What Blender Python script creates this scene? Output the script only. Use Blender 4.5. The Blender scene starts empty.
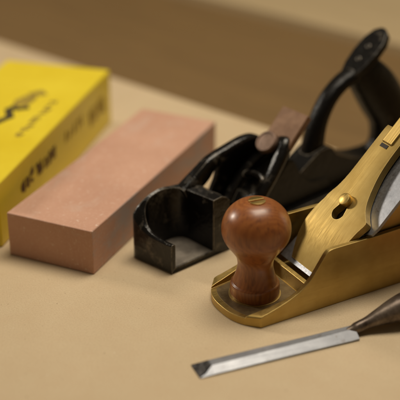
import bpy, bmesh, math, random
from mathutils import Vector, Matrix
random.seed(7)
S = bpy.context.scene
COL = S.collection
CM = 0.01
R = math.radians

# ------------------------------------------------------------------ objects
def tag(o, label=None, cat=None, group=None, kind=None):
    if label: o['label'] = label
    if cat: o['category'] = cat
    if group: o['group'] = group
    if kind: o['kind'] = kind
    return o

def thing(name, label, cat, loc=(0, 0, 0), rz=0):
    o = bpy.data.objects.new(name, None)
    o.empty_display_size = .02
    COL.objects.link(o)
    o.location = Vector(loc) * CM
    o.rotation_euler = (0, 0, R(rz))
    return tag(o, label, cat)

def obj(name, bm, mat, parent=None, bevel=0, seg=2, sub=0, ang=35, loc=None, rot=None):
    """bm is in centimetres."""
    bmesh.ops.recalc_face_normals(bm, faces=bm.faces)
    bmesh.ops.scale(bm, vec=(CM, CM, CM), verts=bm.verts)
    me = bpy.data.meshes.new(name)
    bm.to_mesh(me); bm.free()
    for p in me.polygons: p.use_smooth = True
    me.set_sharp_from_angle(angle=R(ang))
    me.materials.append(mat)
    o = bpy.data.objects.new(name, me)
    COL.objects.link(o)
    if parent: o.parent = parent
    if loc: o.location = Vector(loc) * CM
    if rot: o.rotation_euler = rot
    if bevel:
        m = o.modifiers.new('bevel', 'BEVEL'); m.width = bevel * CM; m.segments = seg
        m.limit_method = 'ANGLE'; m.angle_limit = R(30); m.harden_normals = True
    if sub:
        m = o.modifiers.new('sub', 'SUBSURF'); m.levels = sub; m.render_levels = sub
    return o

def join(*bms):
    out = bmesh.new()
    for b in bms:
        vm = [out.verts.new(v.co) for v in b.verts]
        b.verts.index_update()
        for f in b.faces: out.faces.new([vm[v.index] for v in f.verts])
        b.free()
    return out

def box(x0, x1, y0, y1, z0, z1):
    bm = bmesh.new()
    bmesh.ops.create_cube(bm, size=1)
    for v in bm.verts:
        v.co = ((x0 + x1) / 2 + v.co.x * (x1 - x0), (y0 + y1) / 2 + v.co.y * (y1 - y0), (z0 + z1) / 2 + v.co.z * (z1 - z0))
    return bm

def prism(pts, lo, hi, axis='y'):
    """2-D outline extruded; axis y: pts are (x, z); axis z: pts are (x, y)."""
    bm = bmesh.new()
    mk = (lambda p, t: (p[0], t, p[1])) if axis == 'y' else (lambda p, t: (p[0], p[1], t))
    a = [bm.verts.new(mk(p, lo)) for p in pts]
    b = [bm.verts.new(mk(p, hi)) for p in pts]
    n = len(pts)
    bm.faces.new(a); bm.faces.new(b[::-1])
    for i in range(n): bm.faces.new((a[i], b[i], b[(i + 1) % n], a[(i + 1) % n]))
    return bm

def loft(rings, cap=True, closed_rings=False):
    bm = bmesh.new()
    vs = [[bm.verts.new(p) for p in r] for r in rings]
    n = len(rings[0])
    for i in range(len(vs) - (0 if closed_rings else 1)):
        A, B = vs[i], vs[(i + 1) % len(vs)]
        for j in range(n): bm.faces.new((A[j], A[(j + 1) % n], B[(j + 1) % n], B[j]))
    if cap and not closed_rings:
        bm.faces.new(vs[0][::-1]); bm.faces.new(vs[-1])
    return bm

def lathe(prof, n=64):
    """prof: (radius, z) bottom to top."""
    rings = [[(max(r, .001) * math.cos(2 * math.pi * k / n), max(r, .001) * math.sin(2 * math.pi * k / n), z) for k in range(n)] for r, z in prof]
    return loft(rings)

def cr(pts, per=8):
    """Catmull-Rom through the tuples (any dimension)."""
    out = []
    P = [pts[0]] + list(pts) + [pts[-1]]
    for i in range(1, len(P) - 2):
        for k in range(per):
            t = k / per
            out.append(tuple(.5 * (2 * b + (c - a) * t + (2 * a - 5 * b + 4 * c - d) * t * t + (-a + 3 * b - 3 * c + d) * t ** 3)
                             for a, b, c, d in zip(P[i - 1], P[i], P[i + 1], P[i + 2])))
    out.append(tuple(pts[-1]))
    return out

def sweep(path, n=14, side=(0, 1, 0), power=2.6, per=6, ):
    """path: (x, y, z, half width in the x-z plane, half width along side); super-elliptic section."""
    pts = cr(path, per)
    side = Vector(side)
    rings = []
    for i, p in enumerate(pts):
        a = Vector(pts[max(i - 1, 0)][:3]); b = Vector(pts[min(i + 1, len(pts) - 1)][:3])
        t = (b - a).normalized()
        s = (side - t * side.dot(t)).normalized()
        nrm = t.cross(s)
        ring = []
        for k in range(n):
            an = 2 * math.pi * k / n
            c, q = math.cos(an), math.sin(an)
            e = 2 / power
            ring.append(Vector(p[:3]) + nrm * (p[3] * math.copysign(abs(c) ** e, c)) + s * (p[4] * math.copysign(abs(q) ** e, q)))
        rings.append(ring)
    return loft(rings)

# ------------------------------------------------------------------ materials
def nt(name):
    m = bpy.data.materials.new(name); m.use_nodes = True
    t = m.node_tree; t.nodes.clear()
    out = t.nodes.new('ShaderNodeOutputMaterial'); p = t.nodes.new('ShaderNodeBsdfPrincipled')
    t.links.new(p.outputs[0], out.inputs[0])
    return m, t, p

class G:
    def __init__(s, t): s.t = t; s.tc = t.nodes.new('ShaderNodeTexCoord').outputs['Object']
    def lk(s, a, b): s.t.links.new(a, b)
    def mp(s, scale=(1, 1, 1), rot=(0, 0, 0), loc=(0, 0, 0)):
        n = s.t.nodes.new('ShaderNodeMapping'); n.inputs['Scale'].default_value = scale; n.inputs['Rotation'].default_value = rot
        n.inputs['Location'].default_value = loc
        s.lk(s.tc, n.inputs[0]); return n.outputs[0]
    def grain(s, rot, scale):
        n = s.t.nodes.new('ShaderNodeMapping'); n.inputs['Scale'].default_value = scale
        s.lk(s.mp((1, 1, 1), rot), n.inputs[0]); return n.outputs[0]
    def noise(s, scale, detail=4, rough=.55, vec=None, dist=0):
        n = s.t.nodes.new('ShaderNodeTexNoise'); n.inputs['Scale'].default_value = scale
        n.inputs['Detail'].default_value = detail; n.inputs['Roughness'].default_value = rough; n.inputs['Distortion'].default_value = dist
        s.lk(vec or s.tc, n.inputs['Vector']); return n.outputs['Fac']
    def ramp(s, fac, stops):
        n = s.t.nodes.new('ShaderNodeValToRGB'); e = n.color_ramp.elements
        while len(e) < len(stops): e.new(.5)
        for k, (p, c) in enumerate(stops):
            e[k].position = p; e[k].color = (*c, 1) if hasattr(c, '__len__') else (c, c, c, 1)
        s.lk(fac, n.inputs[0]); return n.outputs[0]
    def mix(s, fac, a, b, mode='MIX'):
        n = s.t.nodes.new('ShaderNodeMix'); n.data_type = 'RGBA'; n.blend_type = mode
        for i, v in ((0, fac), (6, a), (7, b)):
            if isinstance(v, (int, float)): n.inputs[i].default_value = v
            elif isinstance(v, tuple): n.inputs[i].default_value = (*v, 1)
            else: s.lk(v, n.inputs[i])
        return n.outputs[2]
    def math(s, op, a, b=0):
        n = s.t.nodes.new('ShaderNodeMath'); n.operation = op
        for i, v in enumerate((a, b)):
            if isinstance(v, (int, float)): n.inputs[i].default_value = v
            else: s.lk(v, n.inputs[i])
        return n.outputs[0]
    def bump(s, h, strength, dist, p):
        n = s.t.nodes.new('ShaderNodeBump'); n.inputs['Strength'].default_value = strength; n.inputs['Distance'].default_value = dist
        s.lk(h, n.inputs['Height']); s.lk(n.outputs[0], p.inputs['Normal']); return n
    def edge(s, radius):
        """1 on worn edges: compares the bevelled normal with the true one."""
        b = s.t.nodes.new('ShaderNodeBevel'); b.samples = 4; b.inputs['Radius'].default_value = radius
        g = s.t.nodes.new('ShaderNodeNewGeometry')
        d = s.t.nodes.new('ShaderNodeVectorMath'); d.operation = 'DOT_PRODUCT'
        s.lk(b.outputs[0], d.inputs[0]); s.lk(g.outputs['Normal'], d.inputs[1])
        return s.math('SUBTRACT', 1.0, d.outputs['Value'])

def mat_paper():
    m, t, p = nt('kraft_board'); g = G(t)
    a = g.noise(6, 5); b = g.noise(900, 3, .6); c = g.noise(60, 4, .6)
    col = g.ramp(a, [(.3, (.540, .424, .268)), (.7, (.615, .492, .323))])
    col = g.mix(g.ramp(c, [(.35, 0.0), (.75, .22)]), col, (.50, .34, .20))
    col = g.mix(g.ramp(b, [(.42, 0.0), (.75, .42)]), col, (.38, .28, .17))
    col = g.mix(g.ramp(g.noise(420, 2, .5), [(.71, 0.0), (.77, .35)]), col, (.80, .72, .58))
    col = g.mix(g.ramp(g.noise(330, 2, .5, g.mp((1, 1, 1), (0, 0, 0), (3, 1, 2))), [(.72, 0.0), (.77, .55)]), col, (.22, .15, .09))
    g.lk(col, p.inputs['Base Color']); p.inputs['Roughness'].default_value = .62
    p.inputs['Specular IOR Level'].default_value = .3
    g.bump(g.math('ADD', g.noise(1500, 2), g.math('MULTIPLY', c, .5)), .12, .0004, p)
    return m

def mat_wood_plain(name, c1, c2, rough=.6, scale=8):
    m, t, p = nt(name); g = G(t)
    v = g.mp((1, 9, 9), (0, 0, R(40)))
    n = g.noise(scale, 5, .6, v, 1.2)
    f = g.noise(scale * 14, 3, .6, v)
    col = g.ramp(n, [(.25, c1), (.75, c2)])
    col = g.mix(g.ramp(f, [(.45, 0.0), (.8, .3)]), col, tuple(x * .6 for x in c1))
    g.lk(col, p.inputs['Base Color']); p.inputs['Roughness'].default_value = rough
    g.bump(f, .15, .0006, p)
    return m

def mat_knob():
    m, t, p = nt('oiled_rosewood'); g = G(t)
    v = g.mp((1, 1, .28), (R(18), R(-58), R(25)), (.004, .002, .0))
    w = t.nodes.new('ShaderNodeTexWave'); w.wave_type = 'RINGS'; w.rings_direction = 'Z'
    w.inputs['Scale'].default_value = 200; w.inputs['Distortion'].default_value = 3.2; w.inputs['Detail'].default_value = 3
    w.inputs['Detail Scale'].default_value = 1.1
    g.lk(v, w.inputs['Vector'])
    pores = g.noise(420, 3, .6, g.mp((1, 1, .12), (R(18), R(-58), R(25))))
    col = g.ramp(w.outputs['Fac'], [(.05, (.255, .080, .018)), (.5, (.285, .094, .021)), (.95, (.315, .108, .025))])
    col = g.mix(g.ramp(g.noise(50, 4), [(.35, 0.0), (.75, .4)]), col, (.20, .058, .014))
    col = g.mix(g.ramp(pores, [(.52, 0.0), (.72, .6)]), col, (.09, .025, .010))
    g.lk(col, p.inputs['Base Color']); p.inputs['Roughness'].default_value = .36
    p.inputs['Coat Weight'].default_value = .22; p.inputs['Coat Roughness'].default_value = .22
    g.bump(pores, .10, .0002, p)
    return m

def mat_brass(name='brass', tint=1.0, rough=.38, bmp=.10, slope=0, blotch=.22):
    m, t, p = nt(name); g = G(t)
    blot = g.noise(45, 5, .6); fine = g.noise(900, 3, .6, g.grain((0, R(slope), 0), (.05, 1, 1)))
    tarn = g.noise(14, 4, .6, None, .6)
    col = g.ramp(blot, [(.3, (.42 * tint, .285 * tint, .085 * tint)), (.7, (.56 * tint, .405 * tint, .145 * tint))])
    col = g.mix(g.ramp(tarn, [(.46, 0.0), (.72, .40)]), col, (.30, .185, .06))
    col = g.mix(g.ramp(g.edge(.0007), [(.03, 0.0), (.22, .8)]), col, (.92, .70, .30))
    g.lk(col, p.inputs['Base Color']); p.inputs['Metallic'].default_value = 1
    r = g.math('ADD', g.math('MULTIPLY', fine, .30), g.math('MULTIPLY', blot, blotch))
    g.lk(g.math('ADD', r, rough - .2), p.inputs['Roughness'])
    g.bump(g.math('ADD', fine, g.math('MULTIPLY', blot, .35)), bmp, .00015, p)
    return m

def mat_iron(name='japanned_cast_iron', spec=.20, rough=.34, lo=.62):
    m, t, p = nt(name); g = G(t)
    n = g.noise(120, 5, .65); e = g.edge(.0012)
    wear = g.math('MULTIPLY', g.ramp(e, [(.015, 0.0), (.13, 1.0)]), g.ramp(n, [(.38, .15), (.6, 1.0)]))
    pat = g.ramp(g.noise(75, 5, .72), [(lo, 0.0), (lo + .14, .25)])
    f = g.math('MAXIMUM', wear, pat)
    col = g.mix(f, (.0045, .004, .0036), (.42, .37, .30))
    g.lk(col, p.inputs['Base Color'])
    g.lk(g.math('MULTIPLY', f, .75), p.inputs['Metallic']); p.inputs['Specular IOR Level'].default_value = spec
    g.lk(g.math('ADD', g.math('MULTIPLY', f, .10), rough), p.inputs['Roughness'])
    g.bump(g.math('ADD', g.noise(260, 4, .7), g.math('MULTIPLY', g.noise(70, 3, .6), 1.6)), .55, .0008, p)
    return m

def mat_metal(name, c1, c2, rough=.35, metallic=1.0, scale=60, streak=(1, 1, 1)):
    m, t, p = nt(name); g = G(t)
    n = g.noise(scale, 5, .65); f = g.noise(400, 3, .6, g.mp(streak))
    col = g.ramp(n, [(.35, c1), (.68, c2)])
    g.lk(col, p.inputs['Base Color']); p.inputs['Metallic'].default_value = metallic
    g.lk(g.math('ADD', g.math('MULTIPLY', f, .25), rough - .12), p.inputs['Roughness'])
    g.bump(f, .10, .0002, p)
    return m

def mat_steel_blade():
    m, t, p = nt('ground_steel'); g = G(t)
    n = g.noise(70, 5, .7); f = g.noise(700, 3, .6, g.mp((.05, 1, 1)))
    sp = g.noise(190, 4, .75)
    col = g.ramp(n, [(.3, (.25, .26, .285)), (.7, (.36, .37, .40))])
    col = g.mix(g.ramp(sp, [(.60, 0.0), (.72, .7)]), col, (.16, .13, .11))
    g.lk(col, p.inputs['Base Color']); p.inputs['Metallic'].default_value = 1
    g.lk(g.math('ADD', g.math('MULTIPLY', f, .25), .34), p.inputs['Roughness'])
    g.bump(f, .12, .0002, p)
    return m

def mat_stone():
    m, t, p = nt('waterstone_clay'); g = G(t)
    a = g.noise(22, 5, .6); b = g.noise(500, 3, .7); slur = g.noise(30, 5, .65, g.mp((.7, 1, 1.6), (.3, .2, .9)), .8)
    geo = t.nodes.new('ShaderNodeNewGeometry')
    col = g.ramp(a, [(.3, (.48, .262, .178)), (.7, (.56, .322, .225))])
    col = g.mix(g.ramp(b, [(.50, 0.0), (.76, .25)]), col, (.74, .56, .44))
    col = g.mix(g.ramp(g.noise(260, 3, .7), [(.62, 0.0), (.70, .5)]), col, (.74, .60, .50))
    col = g.mix(g.ramp(slur, [(.55, 0.0), (.74, .45)]), col, (.55, .44, .37))
    # dried grey slurry that has run down the long flank
    sep = t.nodes.new('ShaderNodeSeparateXYZ'); g.lk(g.tc, sep.inputs[0])
    flank = g.math('LESS_THAN', sep.outputs['Y'], .0005)
    smear = g.math('MULTIPLY', flank, g.ramp(g.noise(45, 5, .7, g.mp((.5, 1, 1.2), (0, .7, 0))), [(.47, 0.0), (.62, .7)]))
    col = g.mix(smear, col, (.40, .35, .33))
    g.lk(col, p.inputs['Base Color']); p.inputs['Roughness'].default_value = .72
    g.bump(g.math('ADD', b, g.math('MULTIPLY', a, .6)), .25, .0004, p)
    return m

def mat_card():
    m, t, p = nt('yellow_printed_card'); g = G(t)
    a = g.noise(18, 5, .6); b = g.noise(260, 4, .6)
    col = g.ramp(a, [(.3, (.73, .555, .018)), (.7, (.81, .645, .035))])
    col = g.mix(g.ramp(b, [(.55, 0.0), (.8, .3)]), col, (.55, .38, .05))
    col = g.mix(g.ramp(g.edge(.0015), [(.04, 0.0), (.25, .5)]), col, (.80, .66, .25))
    sep = t.nodes.new('ShaderNodeSeparateXYZ'); g.lk(g.tc, sep.inputs[0])
    g.lk(col, p.inputs['Base Color']); p.inputs['Roughness'].default_value = .42
    p.inputs['Coat Weight'].default_value = .25; p.inputs['Coat Roughness'].default_value = .3
    g.bump(a, .3, .002, p)
    return m

def mat_flat(name, c, rough=.6):
    m, t, p = nt(name); g = G(t)
    g.lk(g.ramp(g.noise(80, 4), [(.3, tuple(x * .8 for x in c)), (.7, tuple(min(1, x * 1.15) for x in c))]), p.inputs['Base Color'])
    p.inputs['Roughness'].default_value = rough
    return m

M_paper = mat_paper()
M_tray = mat_wood_plain('brown_tray_wood', (.140, .080, .024), (.185, .108, .034), .75)
M_rail = mat_wood_plain('pale_bench_wood', (.38, .285, .155), (.46, .35, .20), .6)
M_knob = mat_knob()
M_brass = mat_brass(); M_brass_cap = mat_brass('satin_brass_cap', .80, .54, .02, 45, .05)
M_iron = mat_iron(); M_gloss = mat_iron('glossy_worn_iron', .42, .22, .56)
M_rust = mat_metal('browned_steel', (.17, .088, .045), (.27, .155, .090), .6, .15, 90)
M_copper = mat_metal('worn_copper_brown_screw', (.13, .080, .055), (.25, .16, .115), .45, .45, 120)
M_steel = mat_steel_blade()
M_worn = mat_metal('worn_grey_iron', (.13, .11, .09), (.32, .28, .23), .55, .4, 60)
M_bed = mat_metal('dull_toe_bed', (.14, .095, .045), (.30, .22, .11), .5, .75, 70)
M_dark = mat_metal('blackened_bevel', (.010, .010, .012), (.26, .25, .25), .35, .8, 230)
M_handle = mat_metal('dark_worn_socket', (.055, .038, .028), (.24, .19, .15), .36, .6, 110, (.2, 1, 1))
M_stone = mat_stone(); M_card = mat_card()
M_ink = mat_flat('dark_olive_ink', (.05, .038, .012)); M_ink2 = mat_flat('olive_gold_ink', (.33, .235, .03)); M_ink3 = mat_flat('brown_ink', (.10, .045, .012))

# ------------------------------------------------------------------ setting
c40, s40 = math.cos(R(-40.2)), math.sin(R(-40.2))
def uv(u, v): return (u * c40 - v * s40, u * s40 + v * c40)       # u along the bench edge, v away from the viewer
EDGE = 15.0
def slab(name, v0, v1, z0, z1, mat, bevel=.15, u=170):
    o = obj(name, box(-u, u, v0, v1, z0, z1), mat, None, bevel)
    o.rotation_euler = (0, 0, R(-40.2))
    return tag(o, kind='structure')
slab('tabletop', -110, EDGE, -3.0, 0, M_paper, .25)
slab('tool_tray', EDGE, EDGE + 27.0, -3.2, -1.2, M_tray, .1)
slab('bench_rail', EDGE + 27.0, EDGE + 140, -3.0, 0.0, M_rail, .3)

# ------------------------------------------------------------------ yellow carton
BX, BY, BZ = 24.0, 9.8, 5.0
car = thing('carton', 'yellow printed cardboard sharpening stone box with dark lettering, behind the pink stone', 'box', (-14.3, -7.6, 0), 74.7)
bm = box(0, BX, 0, BY, 0, BZ)
bmesh.ops.subdivide_edges(bm, edges=bm.edges, cuts=6, use_grid_fill=True)
for v in bm.verts:
    sx = math.sin(math.pi * v.co.x / BX); sy = math.sin(math.pi * v.co.y / BY)
    if v.co.z > BZ - .01: v.co.z -= .14 * sx * sy
    if v.co.y < .01: v.co.y += .10 * sx * math.sin(math.pi * v.co.z / BZ)
obj('card_body', bm, M_card, car, .16, 3)
flap = box(BX - .02, BX + .05, .3, BY - .3, .3, BZ - .35)
obj('end_flap', flap, M_card, car, .02)

def strokes(lines, w, to3, nrm, th=.02):
    """flat inked strokes, lines of (u, v) points on a face of the carton."""
    bms = []
    for ln in lines:
        for (a, b) in zip(ln[:-1], ln[1:]):
            a2, b2 = Vector(a), Vector(b)
            d = (b2 - a2); L = d.length
            if L < 1e-4: continue
            d /= L; n = Vector((-d.y, d.x)) * w / 2; d2 = d * w * .35
            q = [a2 - d2 - n, b2 + d2 - n, b2 + d2 + n, a2 - d2 + n]
            bmx = bmesh.new()
            lo = [bmx.verts.new(Vector(to3(*p))) for p in q]
            hi = [bmx.verts.new(Vector(to3(*p)) + Vector(nrm) * th) for p in q]
            bmx.faces.new(lo); bmx.faces.new(hi[::-1])
            for k in range(4): bmx.faces.new((lo[k], hi[k], hi[(k + 1) % 4], lo[(k + 1) % 4]))
            bms.append(bmx)
    return join(*bms)
def ztop(x, y): return BZ - .14 * math.sin(math.pi * x / BX) * math.sin(math.pi * y / BY)
top3 = lambda u, v: (u, v, ztop(u, v) + .005)
side3 = lambda u, v: (u, .10 * math.sin(math.pi * u / BX) * math.sin(math.pi * v / BZ) - .005, v)
def glyph(x, y, w, h, n, rnd, slant=0):
    ls = []
    for k in range(n):
        if rnd.random() < .5: a = (x + rnd.random() * w, y + rnd.random() * h * .3); b = (a[0] + rnd.uniform(-.2, .2) * w, y + h * (.6 + .4 * rnd.random()))
        else: a = (x + rnd.random() * w * .3, y + rnd.random() * h); b = (x + w * (.6 + .4 * rnd.random()), a[1] + rnd.uniform(-.2, .2) * h)
        ls.append([a, b])
    return ls
rnd = random.Random(3)
obj('large_lettering', strokes([[(10.6, 4.9), (11.5, 4.55), (12.0, 4.3), (13.4, 5.0), (13.95, 4.8), (13.75, 4.35), (14.1, 3.75)]], .65, top3, (0, 0, 1)), M_ink, car)
obj('large_lettering', strokes([[(10.2, 6.6), (11.6, 6.0), (11.9, 6.6)], [(9.4, 5.9), (10.8, 5.2)]], .8, top3, (0, 0, 1)), M_ink, car)
obj('pale_lettering', strokes([[(14.6, 4.75), (15.4, 4.9), (16.2, 4.6)], [(14.7, 4.2), (16.1, 4.1), (17.0, 4.4), (17.6, 3.95), (17.2, 3.6)]], .75, top3, (0, 0, 1)), M_ink2, car)
small = []
for i in range(9): small += glyph(8.6 + .86 * i, 1.75, .62, .62, 3, rnd)
obj('small_lettering', strokes(small, .22, top3, (0, 0, 1)), M_ink2, car)
sd = []
for i in range(3): sd += glyph(4.1 + .85 * i, 2.35, .65, 1.0, 5, rnd)
for i in range(5): sd += glyph(7.0 + .82 * i, 2.4, .62, 1.0, 5, rnd)
obj('side_lettering', strokes(sd, .27, side3, (0, -1, 0)), M_ink3, car)
M_fade = mat_flat('faded_brown_ink', (.30, .18, .02))
sd = []
for i in range(5): sd += glyph(13.0 + .9 * i, 2.5, .6, 1.1, 3, rnd)
obj('faded_side_lettering', strokes(sd, .16, side3, (0, -1, 0)), M_fade, car)
sd = []
for i in range(4): sd += glyph(18.6 + 1.0 * i, 1.8, .8, 1.6, 5, rnd)
obj('faded_side_lettering', strokes(sd, .2, side3, (0, -1, 0)), M_fade, car)

# ------------------------------------------------------------------ whetstone
bm = box(0, 21.0, 0, 6.85, 0, 3.4)
bmesh.ops.subdivide_edges(bm, edges=bm.edges, cuts=12, use_grid_fill=True)
rs = random.Random(5)
for v in bm.verts:
    if v.co.z > 3.39: v.co.z -= .05 * math.sin(math.pi * v.co.x / 21) + rs.uniform(0, .008)
# local y = 0 is the flank towards the plane; x runs away from the viewer
st = obj('whetstone', bm, M_stone, None, .09, 3)
t66 = R(65.6)
st.location = Vector((-13.6 + math.sin(t66) * 6.85, -8.6 - math.cos(t66) * 6.85, 0)) * CM
st.rotation_euler = (0, 0, t66)
tag(st, 'pinkish tan rectangular whetstone block lying between the yellow box and black plane', 'sharpening stone')

# ------------------------------------------------------------------ black iron rabbet plane
rp = thing('rabbet_plane', 'black cast iron rabbet plane with arched nose and open loop handle', 'hand plane', (-1.94, -11.46, 0), 41)
# sole with the low far fence wall and the bed under the cutter
sole = prism([(0.2, 0.01), (24.3, 0.01), (24.9, .25), (24.9, .8), (24.2, 1.05), (5.4, .9), (5.2, .40), (0.2, .38)], .05, 3.30)
obj('sole', sole, M_iron, rp, .08)
web = prism([(5.0, .9), (5.0, 4.0), (5.4, 3.2), (6.5, 3.0), (7.0, 3.9), (7.4, 5.4), (8.6, 5.8), (10.2, 5.8), (11.4, 4.9), (12.6, 4.0), (14.2, 3.0), (16.0, 2.4), (19.5, 1.8), (23.6, 1.2), (23.6, .9)], 3.30, 3.75)
obj('side_wall', web, M_iron, rp, .12)
bed = prism([(7.9, .8), (8.3, 1.4), (11.9, 4.9), (12.5, 4.7), (13.4, 3.2), (14.4, 2.4), (16.4, 2.1), (17.0, .8)], .7, 2.95)
obj('cutter_bed', bed, M_iron, rp, .15)

# arched nose: a wall that wraps round three sides, its rim dipping towards the open side
def station(ox, oy, ix, iy, hz_out, hz_rim, lean=.5):
    mx, my = ox + (ix - ox) * lean, oy + (iy - oy) * lean
    return [(ox, oy, 0.02), (ox, oy, hz_out), (ox + (mx - ox) * .45, oy + (my - oy) * .45, hz_out + (hz_rim - hz_out) * .62),
            (mx, my, hz_rim - .02), (ix, iy, hz_rim - .10), (ix, iy, .40)]
P = [  # outer xy, inner xy, outer shoulder height, rim height
    (0.00, 0.00, .36, 0.00, 2.20, 2.34),
    (0.00, 0.70, .36, 0.70, 2.20, 2.36),
    (0.00, 1.50, .36, 1.45, 2.25, 2.42),
    (0.00, 2.30, .37, 2.10, 2.40, 2.60),
    (0.00, 3.00, .45, 2.65, 2.75, 2.98),
    (0.04, 3.50, .62, 3.05, 3.15, 3.50),
    (0.30, 3.86, .86, 3.32, 3.45, 3.98),
    (0.85, 3.93, 1.20, 3.44, 3.70, 4.36),
    (1.60, 3.93, 1.75, 3.48, 3.90, 4.62),
    (2.40, 3.93, 2.45, 3.48, 4.00, 4.72),
    (3.30, 3.93, 3.10, 3.44, 4.00, 4.62),
    (4.70, 3.93, 3.62, 3.20, 3.95, 4.50),
    (5.36, 3.60, 3.82, 2.75, 3.95, 4.46),
    (5.40, 2.60, 3.84, 2.20, 3.95, 4.50),
    (5.40, 1.40, 3.84, 1.20, 4.00, 4.55),
    (5.40, 0.00, 3.84, 0.00, 4.05, 4.60)]
fine = cr([tuple(p) for p in P], 4)
nose = loft([station(p[0], p[1], p[2], p[3], p[4], p[5]) for p in fine])
for v in nose.verts: v.co.x -= .16 * v.co.y * max(0, 1 - v.co.x / 5.4)
obj('nose_housing', nose, M_gloss, rp, .05, 2, 0, 28)
rail = prism([(0.3, .3), (4.0, .3), (4.0, .52), (0.3, .46)], .0, .14)
obj('sole_lip', rail, M_iron, rp, .04)

obj('worn_sole', box(.25, 3.9, .13, 3.45, .36, .44), M_worn, rp, .02)

# curved side arm that springs from the nose and runs back to the bed
arm = sweep([(3.6, 3.25, 3.95, .50, .55), (4.6, 3.25, 4.35, .66, .58), (5.5, 3.25, 4.85, .72, .52), (6.4, 3.3, 5.45, .58, .48), (8.1, 3.3, 5.95, .46, .45), (9.6, 3.3, 6.15, .50, .45),
             (10.7, 3.25, 5.95, .52, .42), (11.6, 3.1, 5.0, .45, .40), (12.0, 2.9, 3.6, .5, .40)], power=3.4)
obj('side_arm', arm, M_gloss, rp)
# lever cap: two prongs meeting under the screw
lv1 = sweep([(7.5, 2.6, 2.3, .38, .42), (8.3, 2.6, 3.3, .36, .40), (9.3, 2.45, 4.4, .33, .36), (10.2, 2.1, 5.3, .34, .36), (11.0, 1.7, 6.0, .38, .5), (11.5, 1.5, 6.3, .25, .5)])
lv2 = sweep([(7.9, .1, 2.3, .40, .42), (8.6, .05, 3.5, .42, .48), (9.6, .1, 4.65, .42, .50), (10.6, .30, 5.75, .48, .54), (11.3, .65, 6.45, .50, .55), (11.7, 1.2, 6.4, .25, .5)])
brg = sweep([(9.0, 2.3, 4.05, .22, .3), (9.1, 1.75, 4.3, .24, .32), (9.15, 1.0, 4.35, .24, .32), (9.0, .4, 4.15, .22, .3)], side=(1, 0, -1))
toe = prism([(7.2, 1.7), (7.7, 1.6), (8.6, 2.9), (8.2, 3.15)], -.2, 2.9)
back = prism([(8.6, 2.7), (11.8, 6.2), (11.6, 6.4), (8.4, 3.1)], .3, 2.4)
obj('lever_cap', join(lv1, lv2, brg, toe, back), M_gloss, rp)
scr = lathe([(0, -1.4), (.32, -1.4), (.32, -.1), (.80, -.08), (.86, 0), (.86, .34), (.78, .44), (.70, .44), (.66, .38), (.2, .40), (0, .40)], 40)
obj('cap_screw', scr, M_copper, rp, 0, loc=(10.62, 1.65, 6.30), rot=(0, R(-45), 0))
ct = bmesh.new()
ct.free()
def incl(k, a0, a1, b0, b1, th, f=0):
    """plate lying on the 45 degree plane z = x - k"""
    q = th / math.sqrt(2)
    return prism([(a0, a0 - k), (a1, a1 - k), (a1 - q, a1 - k + q), (a0 - q, a0 - k + q)], b0, b1)
obj('cutter', incl(5.35, 11.3, 13.35, -.05, 2.55, .55), M_rust, rp, .08)
# loop handle
front = sweep([(15.1, 1.9, .8, 1.2, .9), (15.3, 1.9, 2.6, 1.05, .85), (15.6, 1.9, 4.4, .86, .8), (16.1, 1.9, 6.4, .68, .72), (17.1, 1.9, 8.0, .60, .70), (18.4, 1.9, 8.95, .56, .72), (19.6, 1.9, 9.3, .6, .8)])
grip = sweep([(20.3, 1.9, 10.0, 1.15, .95), (21.3, 1.9, 8.9, 1.6, 1.1), (22.9, 1.9, 7.1, 1.9, 1.2), (24.4, 1.9, 4.9, 1.85, 1.2), (24.7, 1.9, 2.6, 1.9, 1.15), (23.8, 1.9, .9, 2.0, 1.1)], n=18)
foot = prism(cr([(12.0, .6), (12.3, 2.6), (13.2, 3.3), (14.4, 4.0), (15.4, 4.5), (16.6, 4.5), (17.4, 3.7), (18.8, 3.0), (20.4, 2.5), (22.2, 2.3), (23.6, 2.2), (24.2, .6)], 4), .85, 2.85)
hd = obj('loop_handle', join(front, grip, foot), M_iron, rp)
# flat horn plate on top of the grip, tilted towards the nose, with two dimples
horn = bmesh.new()
prof = [(-2.45, .35), (-2.1, .62), (-1.1, .90), (.2, 1.02), (1.5, .95), (2.4, .62), (2.75, .18)]
outl = [(x, y) for x, y in prof] + [(x, -y) for x, y in prof[::-1]]
horn = prism(outl, -.42, .30, 'z')
bmesh.ops.scale(horn, vec=(1.0, 1.1, 1), verts=horn.verts)
horn_o = obj('horn', horn, M_iron, hd, .14, 3, 0, 40, loc=(20.95, 1.9, 10.55), rot=(R(0), R(-36), R(0)))
for dx in (-.55, .75):
    obj('rivet', lathe([(0, -.1), (.20, -.1), (.22, .02), (.18, .05), (.10, .0), (0, -.02)], 20), M_iron, hd, loc=(20.95 + dx * math.cos(R(36)) - .32 * math.sin(R(36)), 1.9, 10.55 + dx * math.sin(R(36)) + .32 * math.cos(R(36))), rot=(0, R(-36), 0))

# ------------------------------------------------------------------ brass bench plane
bp = thing('bench_plane', 'brass bodied bench plane with turned wooden front knob and lever cap', 'hand plane', (3.98, -18.11, 0), 30)
W = 5.85
sole = [(0, 0), (-.55, .78), (-1.05, 1.7), (-1.28, 2.8), (-1.18, 3.9), (-.82, 5.0), (-.35, W - .25), (-.1, W)]
out = cr(sole, 5) + [(24, W), (24, 0)]
prof = cr([(0.0, .50), (0.02, .80), (.5, .93), (1.2, 1.13), (2.2, 1.47), (3.1, 1.93), (3.8, 2.58), (4.4, 3.44), (4.85, 4.08), (5.15, 4.26), (5.5, 4.30)], 4)
wall = [(x, z) for x, z in prof] + [(9.0, 4.30), (14, 4.42), (19, 3.9), (22, 2.2), (24, 1.5), (24, .50)]
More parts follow.
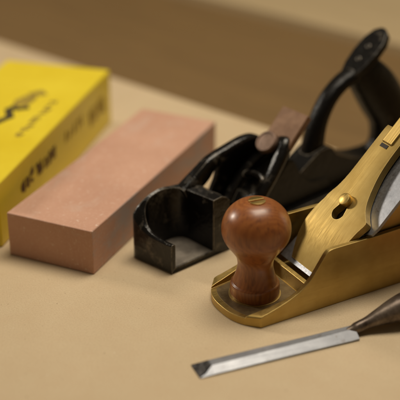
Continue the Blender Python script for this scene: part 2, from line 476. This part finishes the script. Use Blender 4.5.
# body: one shell lofted from toe to heel; every section is a U, the first ones follow the rounded toe
def wall_h(x):
    for (x0, z0), (x1, z1) in zip(wall[:-1], wall[1:]):
        if x0 <= x <= x1: return z0 + (z1 - z0) * (x - x0) / max(x1 - x0, 1e-6)
    return wall[-1][1]
def bulge(y):
    q = y / W
    return -1.30 * (max(0, 1 - abs(2 * q - .98) ** 2.6)) - .14 * q
NY = 24
rings = []
for x in [0, .06, .15, .3, .5, .75, 1, 1.3, 1.6, 2, 2.4, 2.8, 3.2, 3.6, 3.9, 4.15, 4.4, 4.6, 4.78, 4.9, 5.02, 5.15, 5.3, 5.5, 7, 9, 11, 14, 19, 22, 23.9]:
    f = max(0, 1 - x / 2.6); th = .34 + .46 * f ** 1.5
    g_ = max(0, 1 - x / 2.2) ** 1.2
    zt = max(wall_h(x), .74)
    if x < .3: zt = .74 + (wall_h(.3) - .74) * (x / .3) ** .6
    fl = .55
    ring = []
    ys = [0, th] + [th + (W - 2 * th) * k / NY for k in range(1, NY)] + [W - th, W]
    bx = lambda y: x + bulge(y) * g_
    for y in ys: ring.append((bx(y), y, 0))
    ring += [(bx(W), W, zt), (bx(W - th), W - th, zt - .10 * f)]
    ring += [(bx(y), y, fl) for y in ys[1:-1][::-1]]
    ring += [(bx(th), th, zt - .10 * f), (bx(0), 0, zt)]
    rings.append(ring)
n = len(rings[0]); nb = NY + 3
body = loft(rings, cap=False)
body.verts.ensure_lookup_table()
for r0, flip in ((0, 1), (len(rings) - 1, 0)):
    V = body.verts; o_ = r0 * n
    B = [V[o_ + k] for k in range(nb)]; T1, T2 = V[o_ + nb], V[o_ + nb + 1]
    Fl = [V[o_ + nb + 2 + k] for k in range(NY + 1)][::-1]; T3, T4 = V[o_ + n - 2], V[o_ + n - 1]
    for k in range(NY): body.faces.new((B[k + 1], B[k + 2], Fl[k + 1], Fl[k]))
    body.faces.new((B[0], B[1], Fl[0], T3, T4)); body.faces.new((B[-2], B[-1], T1, T2, Fl[-1]))
obj('body', body, M_brass, bp, .075, 3, 0, 32)
tb = [(bulge(y) * .99 + .42, y) for y in [.95 + (W - 1.9) * k / 16 for k in range(17)]]
obj('toe_bed', prism(tb + [(1.2, W - .60), (2.4, W - .38), (3.9, W - .38)] + [(3.9, .38), (2.4, .38), (1.2, .60)], .5, .562, 'z'), M_bed, bp, .012)
obj('mouth_bar', prism([(3.95, .5), (4.2, 1.34), (4.5, 1.40), (4.62, 1.25), (4.7, .5)], .36, W - .36), M_brass, bp, .05)
frog = prism([(6.4, .5), (6.4, 1.6), (9.3, 4.5), (10.7, 5.9), (12.0, 7.2), (13.6, 6.2), (13.9, .5)], .42, W - .42)
obj('frog', frog, M_brass, bp, .08)
def iron_ring(a, b0, b1, k0=3.56, th=.24):
    q = th / math.sqrt(2)
    return [(a, b0, a - k0), (a, b1, a - k0), (a + q, b1, a - k0 - q), (a + q, b0, a - k0 - q)]
tip = [(4.95, .42, 1.38), (4.95, W - .45, 1.38), (5.02, W - .45, 1.32), (5.02, .42, 1.32)]
obj('iron', loft([tip, iron_ring(5.15, .42, W - .45), iron_ring(8.05, .42, 4.9), iron_ring(8.22, -.22, 4.75), iron_ring(8.6, -.34, 4.5), iron_ring(16.0, -.34, 4.0)]), M_steel, bp, .02)

# lever cap: stations up the slope, each (a, h, right b, left b, thickness)
ST = [(5.16, 1.66, .48, 4.35, .08), (5.72, 2.68, .46, 4.70, .24), (6.25, 3.52, .42, 4.86, .36), (6.8, 4.22, .36, 4.88, .46), (7.40, 4.83, .26, 4.80, .52),
      (7.95, 5.36, .12, 4.64, .60), (8.15, 5.56, .40, 4.62, .60), (8.45, 5.86, .85, 4.50, .60), (8.85, 6.25, 1.22, 4.34, .60), (9.5, 6.90, 1.58, 4.22, .58), (10.3, 7.70, 1.88, 4.20, .55),
      (11.2, 8.60, 2.02, 4.20, .55), (12.3, 9.70, 2.05, 4.18, .55), (12.55, 9.93, 2.08, 4.14, .55)]
HOLE = (8.02, 5.42, 2.72)
fs = cr(ST, 3)
capb = bmesh.new(); NB = 16
grid_t, grid_b = [], []
for i, (a, h, b0, b1, th) in enumerate(fs):
    A = fs[max(i - 1, 0)]; B = fs[min(i + 1, len(fs) - 1)]
    tx, tz = B[0] - A[0], B[1] - A[1]; L = math.hypot(tx, tz); nx, nz = -tz / L, tx / L
    rt, rb = [], []
    for k in range(NB + 1):
        y = b0 + (b1 - b0) * k / NB
        crown = .10 * (1 - (2 * k / NB - 1) ** 2)
        rt.append(capb.verts.new((a + nx * crown, y, h + nz * crown)))
        rb.append(capb.verts.new((a - nx * th, y, h - nz * th)))
    grid_t.append(rt); grid_b.append(rb)
for i in range(len(fs) - 1):
    for k in range(NB):
        capb.faces.new((grid_t[i][k], grid_t[i][k + 1], grid_t[i + 1][k + 1], grid_t[i + 1][k]))
        capb.faces.new((grid_b[i][k], grid_b[i + 1][k], grid_b[i + 1][k + 1], grid_b[i][k + 1]))
    capb.faces.new((grid_t[i][0], grid_t[i + 1][0], grid_b[i + 1][0], grid_b[i][0]))
    capb.faces.new((grid_t[i][NB], grid_b[i][NB], grid_b[i + 1][NB], grid_t[i + 1][NB]))
for e in (0, len(fs) - 1):
    for k in range(NB): capb.faces.new((grid_t[e][k], grid_b[e][k], grid_b[e][k + 1], grid_t[e][k + 1]))
cap = obj('lever_cap', capb, M_brass_cap, bp, .05, 2, 0, 40)
# keyhole slot cut by a boolean with a mesh that never stays in the scene
def cutter_mesh():
    bm = bmesh.new(); n = 24; pts = []
    for k in range(n + 1):
        an = math.pi / 2 + math.pi * k / n; pts.append((.54 * math.cos(an) - .38, .54 * math.sin(an)))
    for k in range(n + 1):
        an = -math.pi / 2 + math.pi * k / n; pts.append((.27 * math.cos(an) + .62, .27 * math.sin(an)))
    a = [bm.verts.new((x, y, -1.5)) for x, y in pts]; b = [bm.verts.new((x, y, 1.5)) for x, y in pts]
    m = len(pts)
    bm.faces.new(a); bm.faces.new(b[::-1])
    for i in range(m): bm.faces.new((a[i], a[(i + 1) % m], b[(i + 1) % m], b[i]))
    bmesh.ops.recalc_face_normals(bm, faces=bm.faces)
    bmesh.ops.transform(bm, matrix=Matrix.Translation((7.98, 2.66, 5.38)) @ Matrix.Rotation(R(-45), 4, 'Y'), verts=bm.verts)
    bmesh.ops.scale(bm, vec=(CM,) * 3, verts=bm.verts)
    me = bpy.data.meshes.new('keyhole'); bm.to_mesh(me); bm.free()
    return me
kh = bpy.data.objects.new('keyhole', cutter_mesh()); COL.objects.link(kh); kh.parent = bp
mod = cap.modifiers.new('hole', 'BOOLEAN'); mod.object = kh; mod.operation = 'DIFFERENCE'; mod.solver = 'EXACT'
cap.modifiers.move(1, 0)
bpy.context.view_layer.update()
dg = bpy.context.evaluated_depsgraph_get()
newm = bpy.data.meshes.new_from_object(cap.evaluated_get(dg))
cap.modifiers.clear(); cap.data = newm
bpy.data.objects.remove(kh, do_unlink=True)

sc = lathe([(0, -1.2), (.20, -1.2), (.20, .05), (.42, .10), (.46, .16), (.46, .46), (.42, .54), (.30, .58), (0, .60)], 36)
obj('cap_screw', sc, mat_brass('polished_brass', 1.2, .36), bp, 0, loc=(8.40, 2.66, 5.74), rot=(0, R(-45), 0))
# raised clamping lever near the top of the cap
lev = prism([(11.75, 9.00), (11.60, 9.20), (11.66, 9.32), (15.2, 12.86), (15.6, 12.6), (12.4, 9.5)], 2.5, 3.55)
obj('clamp_lever', lev, M_brass_cap, cap, .10, 3)
obj('lever_shadow', incl(2.50, 11.40, 11.60, 2.75, 3.45, .05), mat_flat('painted_lever_shade', (.02, .012, .005)), cap)  # thin dark plate painted as the shadow at the lever's lower end
# side knobs of the cap screw thread and the depth wheel behind
obj('adjuster_wheel', lathe([(0, 0), (.3, 0), (.3, 1.4), (1.1, 1.45), (1.15, 1.6), (1.15, 2.2), (1.05, 2.3), (0, 2.3)], 40), M_brass, bp, .0, loc=(14.0, 2.9, 4.2), rot=(0, R(70), 0))
# rear tote of the plane, beyond the frame on the right
tote = sweep([(17.2, 2.92, .6, 1.5, 1.1), (17.4, 2.92, 2.4, 1.25, 1.15), (17.9, 2.92, 4.4, 1.2, 1.2), (18.2, 2.92, 6.4, 1.35, 1.2), (17.6, 2.92, 8.2, 1.3, 1.0), (16.9, 2.92, 9.0, .6, .6)], n=20)
obj('rear_handle', tote, M_knob, bp)

# front knob
kp = cr([(1.50, 0), (1.62, .06), (1.66, .35), (1.64, .80), (1.60, .93), (1.50, 1.02), (1.42, 1.22), (1.30, 1.60), (1.20, 2.05), (1.19, 2.45), (1.30, 2.90), (1.58, 3.35), (1.92, 3.82),
         (2.17, 4.30), (2.27, 4.80), (2.22, 5.35), (2.00, 5.92), (1.62, 6.38), (1.15, 6.70), (.72, 6.84), (.55, 6.86)], 5)
KC = (1.40, 3.10, .55)
kn = obj('front_knob', lathe([(r, z) for r, z in kp] + [(.0, 6.86)], 96), M_knob, bp, 0, 2, 0, 50, loc=KC)
obj('collar', lathe([(0, 0), (1.70, 0), (1.74, .03), (1.74, .08), (1.6, .10), (0, .10)], 64), M_brass, bp, loc=(KC[0], KC[1], .53))
ks = join(prism([(.56 * math.cos(a), .56 * math.sin(a)) for a in [R(9 + k * 162 / 20) for k in range(21)]], -.2, .07, 'z'),
          prism([(.56 * math.cos(a), -.56 * math.sin(a)) for a in [R(9 + k * 162 / 20) for k in range(21)]], -.2, .07, 'z'),
          prism([(.54 * math.cos(R(a)), .54 * math.sin(R(a))) for a in range(0, 360, 12)], -.2, -.03, 'z'))
obj('knob_screw', ks, mat_brass('screw_brass', 1.0, .3), kn, .02, loc=(0, 0, 6.88), rot=(0, 0, R(-8)))

# ------------------------------------------------------------------ bevel-edged chisel
ch = thing('chisel', 'narrow steel wood chisel with a dark handle, lying in front of the brass plane', 'chisel', (0.0, -23.64, .03), 22.1)
def sect(x, w0, w1, t, k0, k1, e=.07):
    return [(x, w0, 0), (x, w1, 0), (x, w1, e), (x, k1, t), (x, k0, t), (x, w0, e)]
BW = 1.50
L0 = 10.9
rings = [sect(.02, .0, BW, .035, .50, 1.18, .03), sect(1.05, 0, BW, .34, .56, 1.14, .07), sect(4, 0.0, BW, .38, .58, 1.12, .08),
         sect(8, -.0, BW, .43, .62, 1.08, .09), sect(L0 - .6, -.02, BW + .01, .48, .64, 1.06, .10), sect(L0 - .02, -.01, BW, .49, .64, 1.06, .12)]
obj('blade', loft(rings), M_steel, ch, .015, 1, 0, 12)
# the ground cutting bevel, blackened
gb = loft([[(0.00, .015, .034), (0.0, BW - .02, .034), (0.0, BW - .02, .045), (0, .015, .045)],
           [(.98, .55, .330), (.98, 1.15, .330), (.98, 1.15, .345), (.98, .55, .345)]])
obj('ground_edge', gb, M_dark, ch)
cy = .78
neck = []
for x, z, r in cr([(L0 - .55, .34, .16), (L0 - .2, .36, .27), (L0 + .05, .40, .36), (L0 + .4, .48, .38), (L0 + .9, .62, .40), (L0 + 1.8, .86, .58), (L0 + 3.0, 1.12, .84), (L0 + 4.4, 1.28, 1.05), (L0 + 5.8, 1.34, 1.15)], 4):
    neck.append([(x, cy + r * math.cos(2 * math.pi * k / 24), max(z + r * math.sin(2 * math.pi * k / 24), .02)) for k in range(24)])
obj('socket', loft(neck), M_handle, ch)
hl = lathe([(1.16, 0), (1.22, .1), (1.22, .5), (1.15, .65), (1.3, 1.8), (1.4, 4), (1.35, 7), (1.45, 8.6), (1.35, 9.2), (.9, 9.5), (0, 9.55)], 40)
obj('handle', hl, M_knob, ch, loc=(L0 + 5.75, cy, 1.36), rot=(0, R(90), 0))

# ------------------------------------------------------------------ camera
PITCH, D, F = 27.0, 90.0, 1150.0
cam = bpy.data.cameras.new('Camera'); co = bpy.data.objects.new('Camera', cam); COL.objects.link(co)
co.location = Vector((0, -D * math.cos(R(PITCH)), D * math.sin(R(PITCH)))) * CM
co.rotation_euler = (R(90 - PITCH), 0, 0)
cam.sensor_width = 36; cam.lens = 36 * F / 400
cam.clip_start = .02; cam.clip_end = 50
cam.dof.use_dof = True; cam.dof.focus_distance = .765; cam.dof.aperture_fstop = 4.2
S.camera = co

# ------------------------------------------------------------------ light: lamps of a workshop
def area(name, loc, target, size, power, col, sy=None):
    l = bpy.data.lights.new(name, 'AREA'); l.energy = power; l.size = size; l.color = col
    if sy: l.shape = 'RECTANGLE'; l.size_y = sy
    o = bpy.data.objects.new(name, l); COL.objects.link(o)
    o.location = loc
    o.rotation_euler = (Vector(target) - Vector(loc)).to_track_quat('-Z', 'Y').to_euler()
    return o
area('ceiling_lamp', (.18, .10, 1.25), (0, 0, 0), .50, 13.6, (1, .89, .72), .72)
area('low_left_lamp', (-1.45, .62, .80), (-.05, 0, 0), .24, 11.5, (1, .90, .76))  # small low lamp at back left, casts the crisper second shadow
w = bpy.data.worlds.new('World'); S.world = w; w.use_nodes = True
bg = w.node_tree.nodes['Background']; bg.inputs[0].default_value = (1, .78, .52, 1); bg.inputs[1].default_value = .075
S.view_settings.view_transform = 'Standard'; S.view_settings.look = 'None'; S.view_settings.exposure = .08; S.view_settings.gamma = 1
S.render.engine = 'CYCLES'
